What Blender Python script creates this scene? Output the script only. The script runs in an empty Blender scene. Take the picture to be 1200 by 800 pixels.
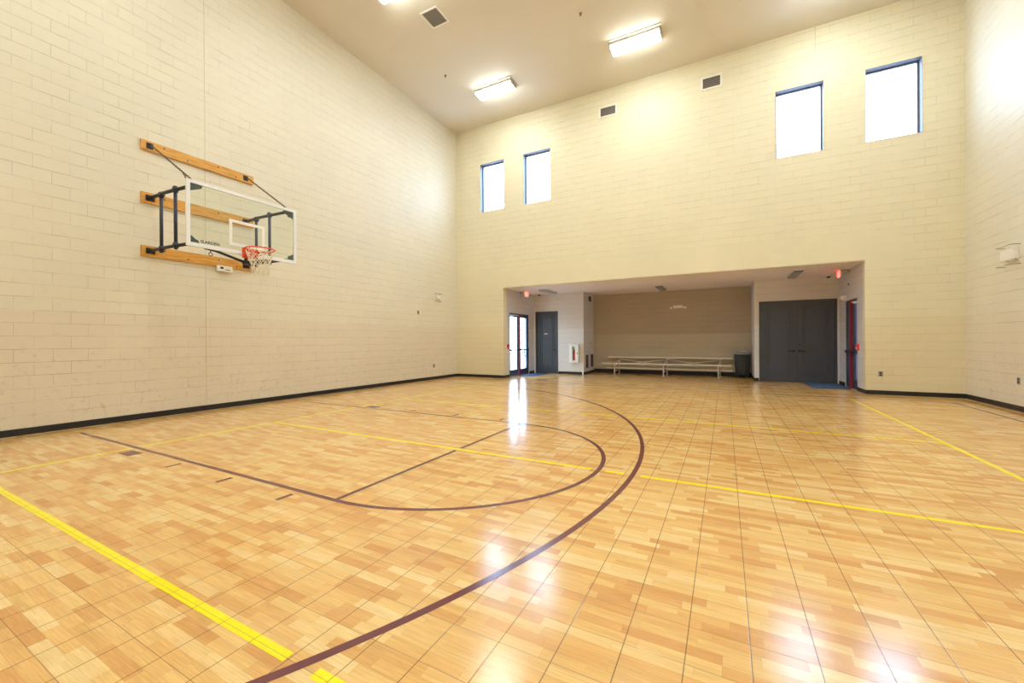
import bpy, bmesh, math, random
from mathutils import Vector, Matrix
from math import radians, pi, cos, sin, sqrt, atan2
random.seed(7)
scene = bpy.context.scene
COL = scene.collection

# ------------------------------------------------------------------ camera
YAW, PITCH, ROLL, FPX, CAMZ = 27.865, -0.0772, -0.3218, 472.0, 1.40
cam_data = bpy.data.cameras.new('camera')
cam_data.sensor_width = 36.0
cam_data.lens = FPX / 1200.0 * 36.0
cam_data.clip_start = 0.05
cam = bpy.data.objects.new('camera', cam_data)
COL.objects.link(cam)
_y, _p, _r = radians(YAW), radians(PITCH), radians(ROLL)
_f = Vector((-sin(_y) * cos(_p), cos(_y) * cos(_p), sin(_p)))
_r0 = Vector((cos(_y), sin(_y), 0)); _u0 = _r0.cross(_f)
_rr = _r0 * cos(_r) + _u0 * sin(_r); _uu = _rr.cross(_f)
_m = Matrix((( _rr.x, _uu.x, -_f.x, 0), (_rr.y, _uu.y, -_f.y, 0), (_rr.z, _uu.z, -_f.z, CAMZ), (0, 0, 0, 1)))
cam.matrix_world = _m
scene.camera = cam

# ------------------------------------------------------------------ light and exposure
SKY = (0.47, 0.67, 1.0); SKY_STRENGTH = 13.5
LAMP = (0.91, 1.0, 0.96); LAMP_STRENGTH = 36.0
scene.view_settings.view_transform = 'Standard'
scene.view_settings.look = 'None'
scene.view_settings.exposure = 0.20
scene.view_settings.gamma = 1.0
scene.view_settings.use_curve_mapping = False
scene.cycles.max_bounces = 10
scene.cycles.diffuse_bounces = 6
scene.cycles.glossy_bounces = 4
scene.cycles.transparent_max_bounces = 12
scene.cycles.sample_clamp_indirect = 12.0
scene.cycles.use_denoising = True
world = bpy.data.worlds.new('sky'); scene.world = world
world.use_nodes = True
bg = world.node_tree.nodes['Background']
bg.inputs[0].default_value = (*SKY, 1); bg.inputs[1].default_value = SKY_STRENGTH

# ------------------------------------------------------------------ dimensions (metres)
XL, XR, YF, YB, ZC = -9.52, 4.98, -4.80, 13.28, 9.72     # gym shell
AX0, AX1, AZ = -7.38, 3.17, 3.40                          # alcove opening
AY1, AY2, APL, APR = 16.02, 17.50, -5.14, 0.88            # alcove side faces, deep wall, pilaster edges
WT = 0.24                                                 # block wall thickness

# portals that guide daylight sampling through the openings
def portal(x, y, z, w, h, rz):
    l = bpy.data.lights.new('daylight_portal', 'AREA'); l.shape = 'RECTANGLE'; l.size = w; l.size_y = h
    l.cycles.is_portal = True
    o = bpy.data.objects.new('daylight_portal', l); COL.objects.link(o)
    o.location = (x, y, z); o.rotation_euler = (radians(-90), 0, rz)
for wx in (-7.85, -5.98, 1.80, 3.72):
    portal(wx, YB + WT + 0.02, 7.31, 1.05, 1.84, radians(0))
portal(AX0 - 0.2, 14.65, 1.2, 1.8, 2.5, radians(90))
portal(AX1 + 0.2, 14.65, 1.2, 1.2, 2.5, radians(-90))

# ------------------------------------------------------------------ material helpers
class NT:
    def __init__(s, name):
        s.m = bpy.data.materials.new(name); s.m.use_nodes = True
        s.t = s.m.node_tree; s.n = s.t.nodes; s.l = s.t.links
        s.b = s.n['Principled BSDF']
    def put(s, sock, v):
        if hasattr(v, 'is_output') or isinstance(v, bpy.types.NodeSocket): s.l.new(v, sock)
        else: sock.default_value = v
    def math(s, op, a, b=None, c=None, clamp=False):
        n = s.n.new('ShaderNodeMath'); n.operation = op; n.use_clamp = clamp
        s.put(n.inputs[0], a)
        if b is not None: s.put(n.inputs[1], b)
        if c is not None: s.put(n.inputs[2], c)
        return n.outputs[0]
    def pos(s):
        n = s.n.new('ShaderNodeNewGeometry'); x = s.n.new('ShaderNodeSeparateXYZ')
        s.l.new(n.outputs['Position'], x.inputs[0]); return x.outputs[0], x.outputs[1], x.outputs[2]
    def comb(s, x, y, z=0.0):
        n = s.n.new('ShaderNodeCombineXYZ')
        s.put(n.inputs[0], x); s.put(n.inputs[1], y); s.put(n.inputs[2], z); return n.outputs[0]
    def noise(s, vec, scale, detail=3, rough=0.5):
        n = s.n.new('ShaderNodeTexNoise'); n.inputs['Scale'].default_value = scale
        n.inputs['Detail'].default_value = detail; n.inputs['Roughness'].default_value = rough
        s.l.new(vec, n.inputs['Vector']); return n.outputs[0]
    def white(s, vec):
        n = s.n.new('ShaderNodeTexWhiteNoise'); n.noise_dimensions = '3D'
        s.l.new(vec, n.inputs['Vector']); return n.outputs['Value']
    def ramp(s, f, stops, interp='LINEAR'):
        n = s.n.new('ShaderNodeValToRGB'); n.color_ramp.interpolation = interp
        e = n.color_ramp.elements
        while len(e) > 1: e.remove(e[-1])
        for i, (p, c) in enumerate(stops):
            q = e[0] if i == 0 else e.new(p)
            q.position = p; q.color = (*c, 1) if len(c) == 3 else c
        s.put(n.inputs[0], f); return n.outputs[0]
    def mix(s, f, a, b, mode='MIX'):
        n = s.n.new('ShaderNodeMix'); n.data_type = 'RGBA'; n.blend_type = mode
        s.put(n.inputs[0], f)
        s.put(n.inputs[6], a if not isinstance(a, tuple) else (*a, 1)[:4])
        s.put(n.inputs[7], b if not isinstance(b, tuple) else (*b, 1)[:4])
        return n.outputs[2]
    def maprange(s, v, a, b, c, d, smooth=False):
        n = s.n.new('ShaderNodeMapRange')
        if smooth: n.interpolation_type = 'SMOOTHSTEP'
        s.put(n.inputs[0], v); n.inputs[1].default_value = a; n.inputs[2].default_value = b
        n.inputs[3].default_value = c; n.inputs[4].default_value = d; return n.outputs[0]
    def bump(s, h, strength, dist=0.01):
        n = s.n.new('ShaderNodeBump'); n.inputs['Strength'].default_value = strength
        n.inputs['Distance'].default_value = dist
        s.put(n.inputs['Height'], h); s.l.new(n.outputs[0], s.b.inputs['Normal'])
    def fin(s, color=None, rough=None, metal=None, spec=None):
        if color is not None: s.put(s.b.inputs['Base Color'], color if not isinstance(color, tuple) else (*color, 1)[:4])
        if rough is not None: s.put(s.b.inputs['Roughness'], rough)
        if metal is not None: s.b.inputs['Metallic'].default_value = metal
        if spec is not None: s.b.inputs['Specular IOR Level'].default_value = spec
        return s.m

def plain(name, col, rough=0.5, metal=0.0, var=0.06, scale=14.0, spec=0.5):
    t = NT(name); x, y, z = t.pos(); v = t.comb(x, y, z)
    n = t.noise(v, scale, 4)
    k = t.maprange(n, 0.3, 0.7, 1 - var, 1 + var)
    c = t.mix(1.0, col, t.comb(k, k, k), 'MULTIPLY')
    return t.fin(c, rough, metal, spec)

def block_wall(name, axis, col_hi, col_lo, split=1.92, rough=0.42, dirt=0.10, joint=None, zoff=1.92, lintel=None):
    """painted concrete block; axis 'y' = wall runs along y, 'x' = along x"""
    t = NT(name); x, y, z = t.pos(); a = y if axis == 'y' else x
    CW, CH = 0.4064, 0.2032
    zz = t.math('DIVIDE', t.math('SUBTRACT', z, zoff - 20 * CH), CH)
    row = t.math('FLOOR', zz); fz = t.math('FRACT', zz)
    off = t.math('MULTIPLY', t.math('MODULO', row, 2.0), 0.5)
    aa = t.math('ADD', t.math('DIVIDE', t.math('ADD', a, 40.0), CW), off)
    colx = t.math('FLOOR', aa); fa = t.math('FRACT', aa)
    dz = t.math('MULTIPLY', t.math('SUBTRACT', 0.5, t.math('ABSOLUTE', t.math('SUBTRACT', fz, 0.5))), CH)
    da = t.math('MULTIPLY', t.math('SUBTRACT', 0.5, t.math('ABSOLUTE', t.math('SUBTRACT', fa, 0.5))), CW)
    P = t.comb(x, y, z)
    big = t.noise(P, 0.55, 3); mid = t.noise(P, 3.1, 3); fine = t.noise(P, 38.0, 3)
    # joints are filled by paint unevenly, so their depth varies
    hz = t.maprange(dz, 0.0, 0.0075, 1.0, 0.0, True)
    ha = t.math('MULTIPLY', t.maprange(da, 0.0, 0.0065, 1.0, 0.0, True), 0.55)
    j = t.math('MAXIMUM', hz, ha)
    vary = t.maprange(mid, 0.38, 0.66, 0.25, 1.0)
    jm = t.math('MULTIPLY', j, vary)
    if lintel is not None:
        lx, lz0, lz1 = lintel
        ins = t.math('MULTIPLY', t.math('LESS_THAN', x, lx), t.math('MULTIPLY', t.math('GREATER_THAN', z, lz0), t.math('LESS_THAN', z, lz1)))
        jm = t.math('MULTIPLY', jm, t.math('SUBTRACT', 1.0, t.math('MULTIPLY', ins, 0.85)))
    if joint is not None:
        q = t.math('ABSOLUTE', t.math('SUBTRACT', a, joint[0]))
        jj = t.maprange(q, 0.002, 0.010, 0.6, 0.0, True)
        jj = t.math('MULTIPLY', jj, t.math('GREATER_THAN', z, joint[1]))
        jm = t.math('MAXIMUM', jm, jj)
    rnd = t.white(t.comb(colx, row, 3.0))
    k = t.math('ADD', t.maprange(rnd, 0, 1, 0.988, 1.012), t.maprange(big, 0.3, 0.7, -0.025, 0.025))
    low = t.maprange(z, split - 0.004, split + 0.004, 1.0, 0.0)
    c = t.mix(low, col_hi, col_lo)
    c = t.mix(1.0, c, t.comb(k, k, k), 'MULTIPLY')
    sp = t.noise(P, 9.0, 6, 0.72)
    scuff = t.math('MULTIPLY', t.maprange(sp, 0.56, 0.72, 0.0, 1.0), t.maprange(z, 0.1, 2.3, 1.0, 0.12))
    c = t.mix(t.math('MULTIPLY', scuff, dirt * 1.6), c, (0.24, 0.17, 0.11))
    c = t.mix(t.math('MULTIPLY', jm, 0.5), c, (0.30, 0.235, 0.14))
    h = t.math('SUBTRACT', t.math('MULTIPLY', fine, 0.12), jm)
    ledge = t.math('MULTIPLY', low, 0.5)
    t.bump(t.math('ADD', h, ledge), 0.8, 0.008)
    return t.fin(c, rough, spec=0.22)

GX, GY, TS = -0.42, 0.59, 0.2583      # tile seam origin and tile size
def seams(t, x, y):
    ex = t.math('PINGPONG', t.math('ADD', x, -GX + 100 * TS), TS / 2)
    ey = t.math('PINGPONG', t.math('ADD', y, -GY + 100 * TS), TS / 2)
    sx = t.maprange(ex, 0.0012, 0.0032, 1.0, 0.0)
    sy = t.math('MULTIPLY', t.maprange(ey, 0.0008, 0.0026, 1.0, 0.0), 0.6)
    return t.math('MAXIMUM', sx, sy)

def floor_finish(t, x, y, c, s, seam_mix):
    c = t.mix(t.math('MULTIPLY', s, seam_mix), c, (0.10, 0.055, 0.022))
    P = t.comb(x, y, 0.0)
    dots = t.noise(P, 160.0, 1)                     # fine moulded texture of the tiles
    wav = t.noise(P, 2.6, 2)
    h = t.math('ADD', t.math('MULTIPLY', dots, 0.22), t.math('MULTIPLY', wav, 0.55))
    h = t.math('SUBTRACT', h, t.math('MULTIPLY', s, 0.5))
    t.bump(h, 0.16, 0.003)
    r = t.maprange(t.noise(P, 1.3, 4), 0.3, 0.7, 0.135, 0.19)
    return t.fin(c, r, spec=0.72)

def floor_wood():
    t = NT('maple_look_sport_tile'); x, y, z = t.pos()
    W = TS / 4
    ys = t.math('DIVIDE', t.math('ADD', y, -GY + 100 * TS), W)
    row = t.math('FLOOR', ys)
    ln = t.maprange(t.white(t.comb(row, 7.0, 1.0)), 0, 1, 0.20, 0.44)
    xo = t.math('MULTIPLY', t.white(t.comb(row, 2.0, 5.0)), 7.0)
    xs = t.math('DIVIDE', t.math('ADD', t.math('ADD', x, 60.0), xo), ln)
    cell = t.math('FLOOR', xs)
    r = t.white(t.comb(cell, row, 0.0)); r2 = t.white(t.comb(cell, row, 9.0))
    wood = t.ramp(r, [(0.0, (0.66, 0.325, 0.10)), (0.2, (0.73, 0.405, 0.135)), (0.5, (0.775, 0.465, 0.165)),
                      (0.78, (0.81, 0.53, 0.205)), (1.0, (0.85, 0.61, 0.285))])
    g1 = t.noise(t.comb(t.math('ADD', t.math('MULTIPLY', x, 5.0), t.math('MULTIPLY', r2, 50.0)), t.math('MULTIPLY', y, 150.0), r), 1.0, 4, 0.65)
    g2 = t.noise(t.comb(t.math('ADD', t.math('MULTIPLY', x, 2.2), t.math('MULTIPLY', r, 90.0)), t.math('MULTIPLY', y, 16.0), r2), 1.3, 5, 0.62)
    k = t.math('ADD', t.maprange(g1, 0.3, 0.7, -0.11, 0.11), t.maprange(g2, 0.3, 0.7, 0.93, 1.07))
    c = t.mix(1.0, wood, t.comb(k, t.math('POWER', k, 1.35), t.math('POWER', k, 1.9)), 'MULTIPLY')
    # thin gaps between printed planks
    fy = t.math('FRACT', ys); fx = t.math('FRACT', xs)
    py = t.maprange(t.math('MULTIPLY', t.math('SUBTRACT', 0.5, t.math('ABSOLUTE', t.math('SUBTRACT', fy, 0.5))), W), 0.0, 0.0014, 1.0, 0.0)
    px = t.maprange(t.math('MULTIPLY', t.math('SUBTRACT', 0.5, t.math('ABSOLUTE', t.math('SUBTRACT', fx, 0.5))), ln), 0.0, 0.0014, 1.0, 0.0)
    c = t.mix(t.math('MULTIPLY', t.math('MAXIMUM', px, py), 0.42), c, (0.45, 0.22, 0.07))
    return floor_finish(t, x, y, c, seams(t, x, y), 0.85)

def floor_paint(name, col, mixv=0.6):
    t = NT(name); x, y, z = t.pos()
    n = t.noise(t.comb(x, y, 0.0), 30.0, 3)
    k = t.maprange(n, 0.3, 0.7, 0.95, 1.05)
    return floor_finish(t, x, y, t.mix(1.0, col, t.comb(k, k, k), 'MULTIPLY'), seams(t, x, y), mixv)

def thin_glass(name, tint=(0.97, 0.985, 0.98), refl=1.0):
    t = NT(name); t.n.remove(t.b)
    out = t.n['Material Output']
    tr = t.n.new('ShaderNodeBsdfTransparent'); tr.inputs[0].default_value = (*tint, 1)
    gl = t.n.new('ShaderNodeBsdfGlossy'); gl.inputs['Roughness'].default_value = 0.02
    fr = t.n.new('ShaderNodeFresnel'); fr.inputs[0].default_value = 1.45
    mx = t.n.new('ShaderNodeMixShader')
    geo = t.n.new('ShaderNodeNewGeometry')
    front = t.math('SUBTRACT', 1.0, geo.outputs['Backfacing'])
    t.l.new(t.math('MULTIPLY', t.math('MULTIPLY', fr.outputs[0], refl * 1.7), front), mx.inputs[0])
    t.l.new(tr.outputs[0], mx.inputs[1]); t.l.new(gl.outputs[0], mx.inputs[2])
    t.l.new(mx.outputs[0], out.inputs['Surface'])
    return t.m

def emitter(name, col, strength):
    t = NT(name)
    t.b.inputs['Base Color'].default_value = (0.9, 0.9, 0.88, 1)
    t.b.inputs['Emission Color'].default_value = (*col, 1)
    t.b.inputs['Emission Strength'].default_value = strength
    return t.m

def oak():
    t = NT('varnished_oak_board'); x, y, z = t.pos()
    g = t.noise(t.comb(t.math('MULTIPLY', x, 4.0), t.math('MULTIPLY', y, 3.0), t.math('MULTIPLY', z, 70.0)), 1.0, 5, 0.6)
    c = t.ramp(g, [(0.3, (0.47, 0.20, 0.03)), (0.5, (0.68, 0.34, 0.06)), (0.7, (0.80, 0.46, 0.10))])
    return t.fin(c, 0.35)

M = {}
M['wall_left'] = block_wall('cream_painted_block_wall', 'y', (0.765, 0.72, 0.61), (0.755, 0.685, 0.57), joint=(4.42, -1.0), dirt=0.24)
M['wall_back'] = block_wall('warm_cream_painted_block_wall', 'x', (0.80, 0.745, 0.575), (0.785, 0.715, 0.525), joint=(2.16, 8.95), dirt=0.05, lintel=(3.90, 3.3, 4.155))
M['wall_alc'] = block_wall('greige_daylight_tinted_wall', 'x', (0.68, 0.65, 0.63), (0.72, 0.70, 0.69), rough=0.5, dirt=0.05)  # grey daylight tint of the recess is put into the paint colour
M['wall_alc_y'] = block_wall('greige_daylight_tinted_side_wall', 'y', (0.66, 0.63, 0.66), (0.70, 0.685, 0.71), rough=0.5, dirt=0.05)  # side walls: violet-grey door daylight mixed into the base colour
M['wall_deep'] = block_wall('tan_painted_wall', 'x', (0.47, 0.395, 0.315), (0.53, 0.465, 0.36), split=1.64, rough=0.5, dirt=0.05)
M['ceil'] = plain('cream_painted_ceiling', (0.75, 0.70, 0.62), 0.7, var=0.02, scale=0.8)
M['ceil_alc'] = plain('pale_daylight_tinted_ceiling', (0.86, 0.81, 0.84), 0.7, var=0.02, scale=0.8)  # purplish daylight from the doors is painted into this ceiling colour
M['floor'] = floor_wood()
M['maroon'] = floor_paint('maroon_line_paint', (0.15, 0.030, 0.040), 0.35)
M['yellow'] = floor_paint('yellow_line_paint', (1.0, 0.84, 0.0), 0.7)
M['edge'] = floor_paint('brown_floor_edge', (0.34, 0.16, 0.06), 0.5)
M['base'] = plain('black_rubber_base', (0.010, 0.011, 0.016), 0.45)
M['winframe'] = plain('blue_grey_window_metal', (0.14, 0.145, 0.19), 0.45)
M['glass'] = thin_glass('clear_window_glass')
M['bb_glass'] = thin_glass('backboard_glass', (0.955, 0.98, 0.95), 0.8)
M['white'] = plain('white_enamel', (0.86, 0.85, 0.83), 0.35, var=0.02)
M['cool_white'] = plain('cool_white_enamel', (0.84, 0.87, 0.93), 0.3, var=0.02)
M['whiteline'] = plain('white_target_paint', (0.88, 0.88, 0.86), 0.4, var=0.02)
M['black'] = plain('black_powder_coat', (0.022, 0.022, 0.030), 0.38)
M['navy'] = plain('dark_navy_steel', (0.03, 0.04, 0.085), 0.38)
M['green_black'] = plain('dark_green_grey_bracket', (0.07, 0.09, 0.085), 0.45)
M['steel'] = plain('zinc_steel', (0.16, 0.14, 0.12), 0.4, 0.6)
M['orange'] = plain('orange_red_rim_paint', (0.80, 0.075, 0.02), 0.35)
M['net'] = plain('white_net_cord', (0.84, 0.78, 0.66), 0.8)
M['oak'] = oak()
M['grey_door'] = plain('slate_grey_door_paint', (0.060, 0.068, 0.095), 0.4, var=0.05, scale=5)
M['frame_dark'] = plain('dark_blue_grey_door_metal', (0.045, 0.055, 0.085), 0.38)
M['mullion'] = plain('deep_red_steel', (0.26, 0.022, 0.038), 0.4)
M['red'] = plain('alarm_red', (0.75, 0.03, 0.03), 0.4)
M['vent_white'] = plain('off_white_vent_metal', (0.88, 0.86, 0.80), 0.5, var=0.02)
M['vent_dark'] = plain('dark_duct', (0.10, 0.085, 0.075), 0.7)
M['slat'] = plain('grey_louvre_metal', (0.33, 0.30, 0.27), 0.5)
M['alu'] = plain('brushed_aluminium_plank', (0.78, 0.72, 0.62), 0.38, 0.25)
M['bin'] = plain('dark_grey_plastic', (0.05, 0.06, 0.068), 0.5)
M['binlid'] = plain('grey_plastic_lid', (0.27, 0.28, 0.31), 0.5)
M['mat'] = plain('blue_ribbed_mat', (0.075, 0.15, 0.30), 0.85, var=0.25, scale=60)
M['mat_edge'] = plain('blue_black_rubber_edge', (0.03, 0.05, 0.10), 0.6)
M['lamp_body'] = plain('cream_lamp_housing', (0.52, 0.46, 0.38), 0.5, var=0.02)
M['lens'] = emitter('lit_acrylic_lens', LAMP, LAMP_STRENGTH)
M['lens_off'] = plain('unlit_grey_lens', (0.35, 0.38, 0.46), 0.3)
M['lens_blue'] = plain('unlit_blue_grey_lens', (0.16, 0.19, 0.30), 0.3)
M['exit'] = emitter('lit_red_sign_face', (1.0, 0.10, 0.10), 2.2)
M['exit_letter'] = emitter('lit_red_letters', (1.0, 0.02, 0.02), 4.0)
M['concrete'] = plain('pale_outdoor_concrete', (0.42, 0.41, 0.39), 0.8, scale=3)
M['outer'] = plain('blue_grey_daylight_block', (0.20, 0.22, 0.27), 0.8)  # for the added wall and roof that hold back daylight
M['leaf'] = plain('green_shrub_leaf', (0.05, 0.14, 0.03), 0.6, var=0.4)
M['gasket'] = plain('dark_slot', (0.02, 0.02, 0.02), 0.6)
M['beige_plate'] = plain('beige_cover_plate', (0.70, 0.62, 0.48), 0.45)
M['green'] = plain('green_sticker', (0.05, 0.42, 0.22), 0.5)
M['lilac'] = plain('lilac_sticker', (0.45, 0.28, 0.60), 0.5)

# ------------------------------------------------------------------ mesh helpers
class MB:
    def __init__(s): s.bm = bmesh.new()
    def box(s, a, b, bev=0.0, mi=0):
        a = Vector(a); b = Vector(b)
        lo = Vector([min(a[i], b[i]) for i in range(3)]); hi = Vector([max(a[i], b[i]) for i in range(3)])
        r = bmesh.ops.create_cube(s.bm, size=1.0)
        for v in r['verts']: v.co = Vector([lo[i] + (v.co[i] + 0.5) * (hi[i] - lo[i]) for i in range(3)])
        fs = set(f for v in r['verts'] for f in v.link_faces)
        for f in fs: f.material_index = mi
        if bev > 0:
            es = list(set(e for v in r['verts'] for e in v.link_edges))
            bmesh.ops.bevel(s.bm, geom=es, offset=bev, segments=2, profile=0.7, affect='EDGES', material=mi)
        return s
    def poly(s, pts, mi=0):
        f = s.bm.faces.new([s.bm.verts.new(p) for p in pts]); f.material_index = mi; return s
    def prism(s, pts, d, mi=0):
        """closed outline (list of 3d points) extruded by vector d"""
        d = Vector(d); A = [s.bm.verts.new(Vector(p)) for p in pts]; B = [s.bm.verts.new(Vector(p) + d) for p in pts]
        n = len(pts)
        fs = [s.bm.faces.new(A), s.bm.faces.new(B[::-1])]
        for i in range(n): fs.append(s.bm.faces.new([A[i], B[i], B[(i + 1) % n], A[(i + 1) % n]]))
        for f in fs: f.material_index = mi
        return s
    def tube(s, pts, r, seg=10, closed=False, cap=True):
        pts = [Vector(p) for p in pts]; n = len(pts); rings = []
        rs = r if isinstance(r, (list, tuple)) else [r] * n
        prev = None
        for i, p in enumerate(pts):
            if closed: t = (pts[(i + 1) % n] - pts[i - 1]).normalized()
            else:
                t0 = (pts[i] - pts[i - 1]).normalized() if i > 0 else None
                t1 = (pts[i + 1] - pts[i]).normalized() if i < n - 1 else None
                t = (t0 + t1).normalized() if t0 and t1 else (t0 or t1)
            if prev is None:
                h = Vector((0, 0, 1)) if abs(t.z) < 0.9 else Vector((1, 0, 0))
                u = t.cross(h).normalized()
            else:
                u = (prev - t * prev.dot(t)).normalized()
            prev = u; w = t.cross(u)
            rings.append([s.bm.verts.new(p + u * (rs[i] * cos(2 * pi * k / seg)) + w * (rs[i] * sin(2 * pi * k / seg))) for k in range(seg)])
        for i in range(n if closed else n - 1):
            A = rings[i]; B = rings[(i + 1) % n]
            for k in range(seg):
                f = s.bm.faces.new([A[k], A[(k + 1) % seg], B[(k + 1) % seg], B[k]]); f.smooth = True
        if cap and not closed:
            s.bm.faces.new(rings[0][::-1]); s.bm.faces.new(rings[-1])
        return s
    def lathe(s, c, prof, seg=32, axis='z', capb=True, capt=True):
        c = Vector(c); rings = []
        for (r, h) in prof:
            ring = []
            for k in range(seg):
                a = 2 * pi * k / seg
                if axis == 'z': v = Vector((r * cos(a), r * sin(a), h))
                elif axis == 'y': v = Vector((r * cos(a), h, r * sin(a)))
                else: v = Vector((h, r * cos(a), r * sin(a)))
                ring.append(s.bm.verts.new(c + v))
            rings.append(ring)
        for A, B in zip(rings, rings[1:]):
            for k in range(seg):
                f = s.bm.faces.new([A[k], A[(k + 1) % seg], B[(k + 1) % seg], B[k]]); f.smooth = True
        if capb: s.bm.faces.new(rings[0][::-1])
        if capt: s.bm.faces.new(rings[-1])
        return s
    def build(s, name, mats, parent=None, label=None, fix=True):
        if fix: bmesh.ops.recalc_face_normals(s.bm, faces=s.bm.faces[:])
        me = bpy.data.meshes.new(name)
        if parent is not None and parent.type == 'EMPTY' or parent is not None:
            off = world_loc(parent)
            bmesh.ops.translate(s.bm, verts=s.bm.verts[:], vec=-off)
        s.bm.to_mesh(me); s.bm.free()
        for m in (mats if isinstance(mats, list) else [mats]): me.materials.append(m)
        o = bpy.data.objects.new(name, me); COL.objects.link(o)
        if parent is not None: o.parent = parent
        if label: o['label'] = label
        return o

def world_loc(o):
    v = Vector((0, 0, 0))
    while o is not None: v += o.location; o = o.parent
    return v

def thing(name, label, cat, loc, group=None):
    o = bpy.data.objects.new(name, None); COL.objects.link(o); o.location = loc
    o.empty_display_size = 0.1
    o['label'] = label; o['category'] = cat
    if group: o['group'] = group
    return o
def tag(o, label, cat, group=None):
    o['label'] = label; o['category'] = cat
    if group: o['group'] = group
    return o
def struct(o, label, cat):
    o['kind'] = 'structure'; o['label'] = label; o['category'] = cat; return o
def sroot(name, label, cat, loc):
    o = thing(name, label, cat, loc); o['kind'] = 'structure'; return o
def text_mesh(txt, size, depth, mat, name, parent, mtx, label=None):
    cu = bpy.data.curves.new('txt', 'FONT'); cu.body = txt; cu.size = size; cu.extrude = depth; cu.offset = size * 0.03
    cu.align_x = 'CENTER'; cu.align_y = 'CENTER'
    ob = bpy.data.objects.new('txt', cu); COL.objects.link(ob)
    dg = bpy.context.evaluated_depsgraph_get()
    me = bpy.data.meshes.new_from_object(ob.evaluated_get(dg))
    bpy.data.objects.remove(ob); bpy.data.curves.remove(cu)
    me.transform(Matrix.Translation(-world_loc(parent)) @ mtx); me.name = name
    me.materials.clear(); me.materials.append(mat)
    o = bpy.data.objects.new(name, me); COL.objects.link(o); o.parent = parent
    if label: o['label'] = label
    return o
def dup(root, delta, label=None):
    r = root.copy(); COL.objects.link(r); r.location = root.location + Vector(delta)
    if label: r['label'] = label
    for ch in list(root.children):
        c = ch.copy(); COL.objects.link(c); c.parent = r
        for g in list(ch.children):
            d = g.copy(); COL.objects.link(d); d.parent = c
    return r

def wall_with_holes(name, axis, p0, p1, a0, a1, z0, z1, holes, mat, reveal=None):
    """wall slab: axis 'x' runs along x between y=p0 (room face) and y=p1; 'y' likewise. holes = (a0,a1,z0,z1)"""
    As = sorted(set([a0, a1] + [h[i] for h in holes for i in (0, 1)])); Zs = sorted(set([z0, z1] + [h[i] for h in holes for i in (2, 3)]))
    def solid(i, k):
        if i < 0 or k < 0 or i >= len(As) - 1 or k >= len(Zs) - 1: return False
        ca = (As[i] + As[i + 1]) / 2; cz = (Zs[k] + Zs[k + 1]) / 2
        return not any(h[0] < ca < h[1] and h[2] < cz < h[3] for h in holes)
    P = (lambda a, p, z: (a, p, z)) if axis == 'x' else (lambda a, p, z: (p, a, z))
    m = MB()
    for i in range(len(As) - 1):
        for k in range(len(Zs) - 1):
            if not solid(i, k): continue
            A, B, Z, T = As[i], As[i + 1], Zs[k], Zs[k + 1]
            m.poly([P(A, p0, Z), P(B, p0, Z), P(B, p0, T), P(A, p0, T)])
            m.poly([P(A, p1, T), P(B, p1, T), P(B, p1, Z), P(A, p1, Z)])
            if not solid(i - 1, k): m.poly([P(A, p0, Z), P(A, p0, T), P(A, p1, T), P(A, p1, Z)], 1)
            if not solid(i + 1, k): m.poly([P(B, p0, T), P(B, p0, Z), P(B, p1, Z), P(B, p1, T)], 1)
            if not solid(i, k - 1): m.poly([P(B, p0, Z), P(A, p0, Z), P(A, p1, Z), P(B, p1, Z)], 1)
            if not solid(i, k + 1): m.poly([P(A, p0, T), P(B, p0, T), P(B, p1, T), P(A, p1, T)], 1)
    bmesh.ops.remove_doubles(m.bm, verts=m.bm.verts[:], dist=1e-5)
    return m.build(name, [mat, reveal or mat])

# ------------------------------------------------------------------ floor, with its court lines painted on
LZ = 0.0012
fl = MB()
fl.box((XL - 0.02, YF - 0.02, -0.12), (XR + 0.02, YB, 0.0))
fl.box((AX0, YB, -0.12), (AX1, AY2 + 0.02, 0.0))
def strip(x0, y0, x1, y1, mi, z=LZ): fl.poly([(x0, y0, z), (x1, y0, z), (x1, y1, z), (x0, y1, z)], mi)
def hline(y, x0, x1, mi, w=0.05, gaps=(), z=LZ):
    segs = [(x0, x1)]
    for g in gaps:
        segs = [q for (a, b) in segs for q in ([(a, b)] if g[1] <= a or g[0] >= b else [(a, g[0]), (g[1], b)]) if q[1] - q[0] > 1e-3]
    for a, b in segs: strip(a, y - w / 2, b, y + w / 2, mi, z)
def vline(x, y0, y1, mi, w=0.05, gaps=(), z=LZ):
    segs = [(y0, y1)]
    for g in gaps:
        segs = [q for (a, b) in segs for q in ([(a, b)] if g[1] <= a or g[0] >= b else [(a, g[0]), (g[1], b)]) if q[1] - q[0] > 1e-3]
    for a, b in segs: strip(x - w / 2, a, x + w / 2, b, mi, z)
def arc(cx, cy, r, a0, a1, mi, w=0.05, n=96, z=LZ):
    for i in range(n):
        t0 = radians(a0 + (a1 - a0) * i / n); t1 = radians(a0 + (a1 - a0) * (i + 1) / n)
        ri, ro = r - w / 2, r + w / 2
        fl.poly([(cx + ri * cos(t0), cy + ri * sin(t0), z), (cx + ro * cos(t0), cy + ro * sin(t0), z),
                 (cx + ro * cos(t1), cy + ro * sin(t1), z), (cx + ri * cos(t1), cy + ri * sin(t1), z)], mi)
HC = 4.257
BLX, FTX, LH = -8.92, -3.06, 1.843
R3, C3 = 6.755, -7.61
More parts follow.
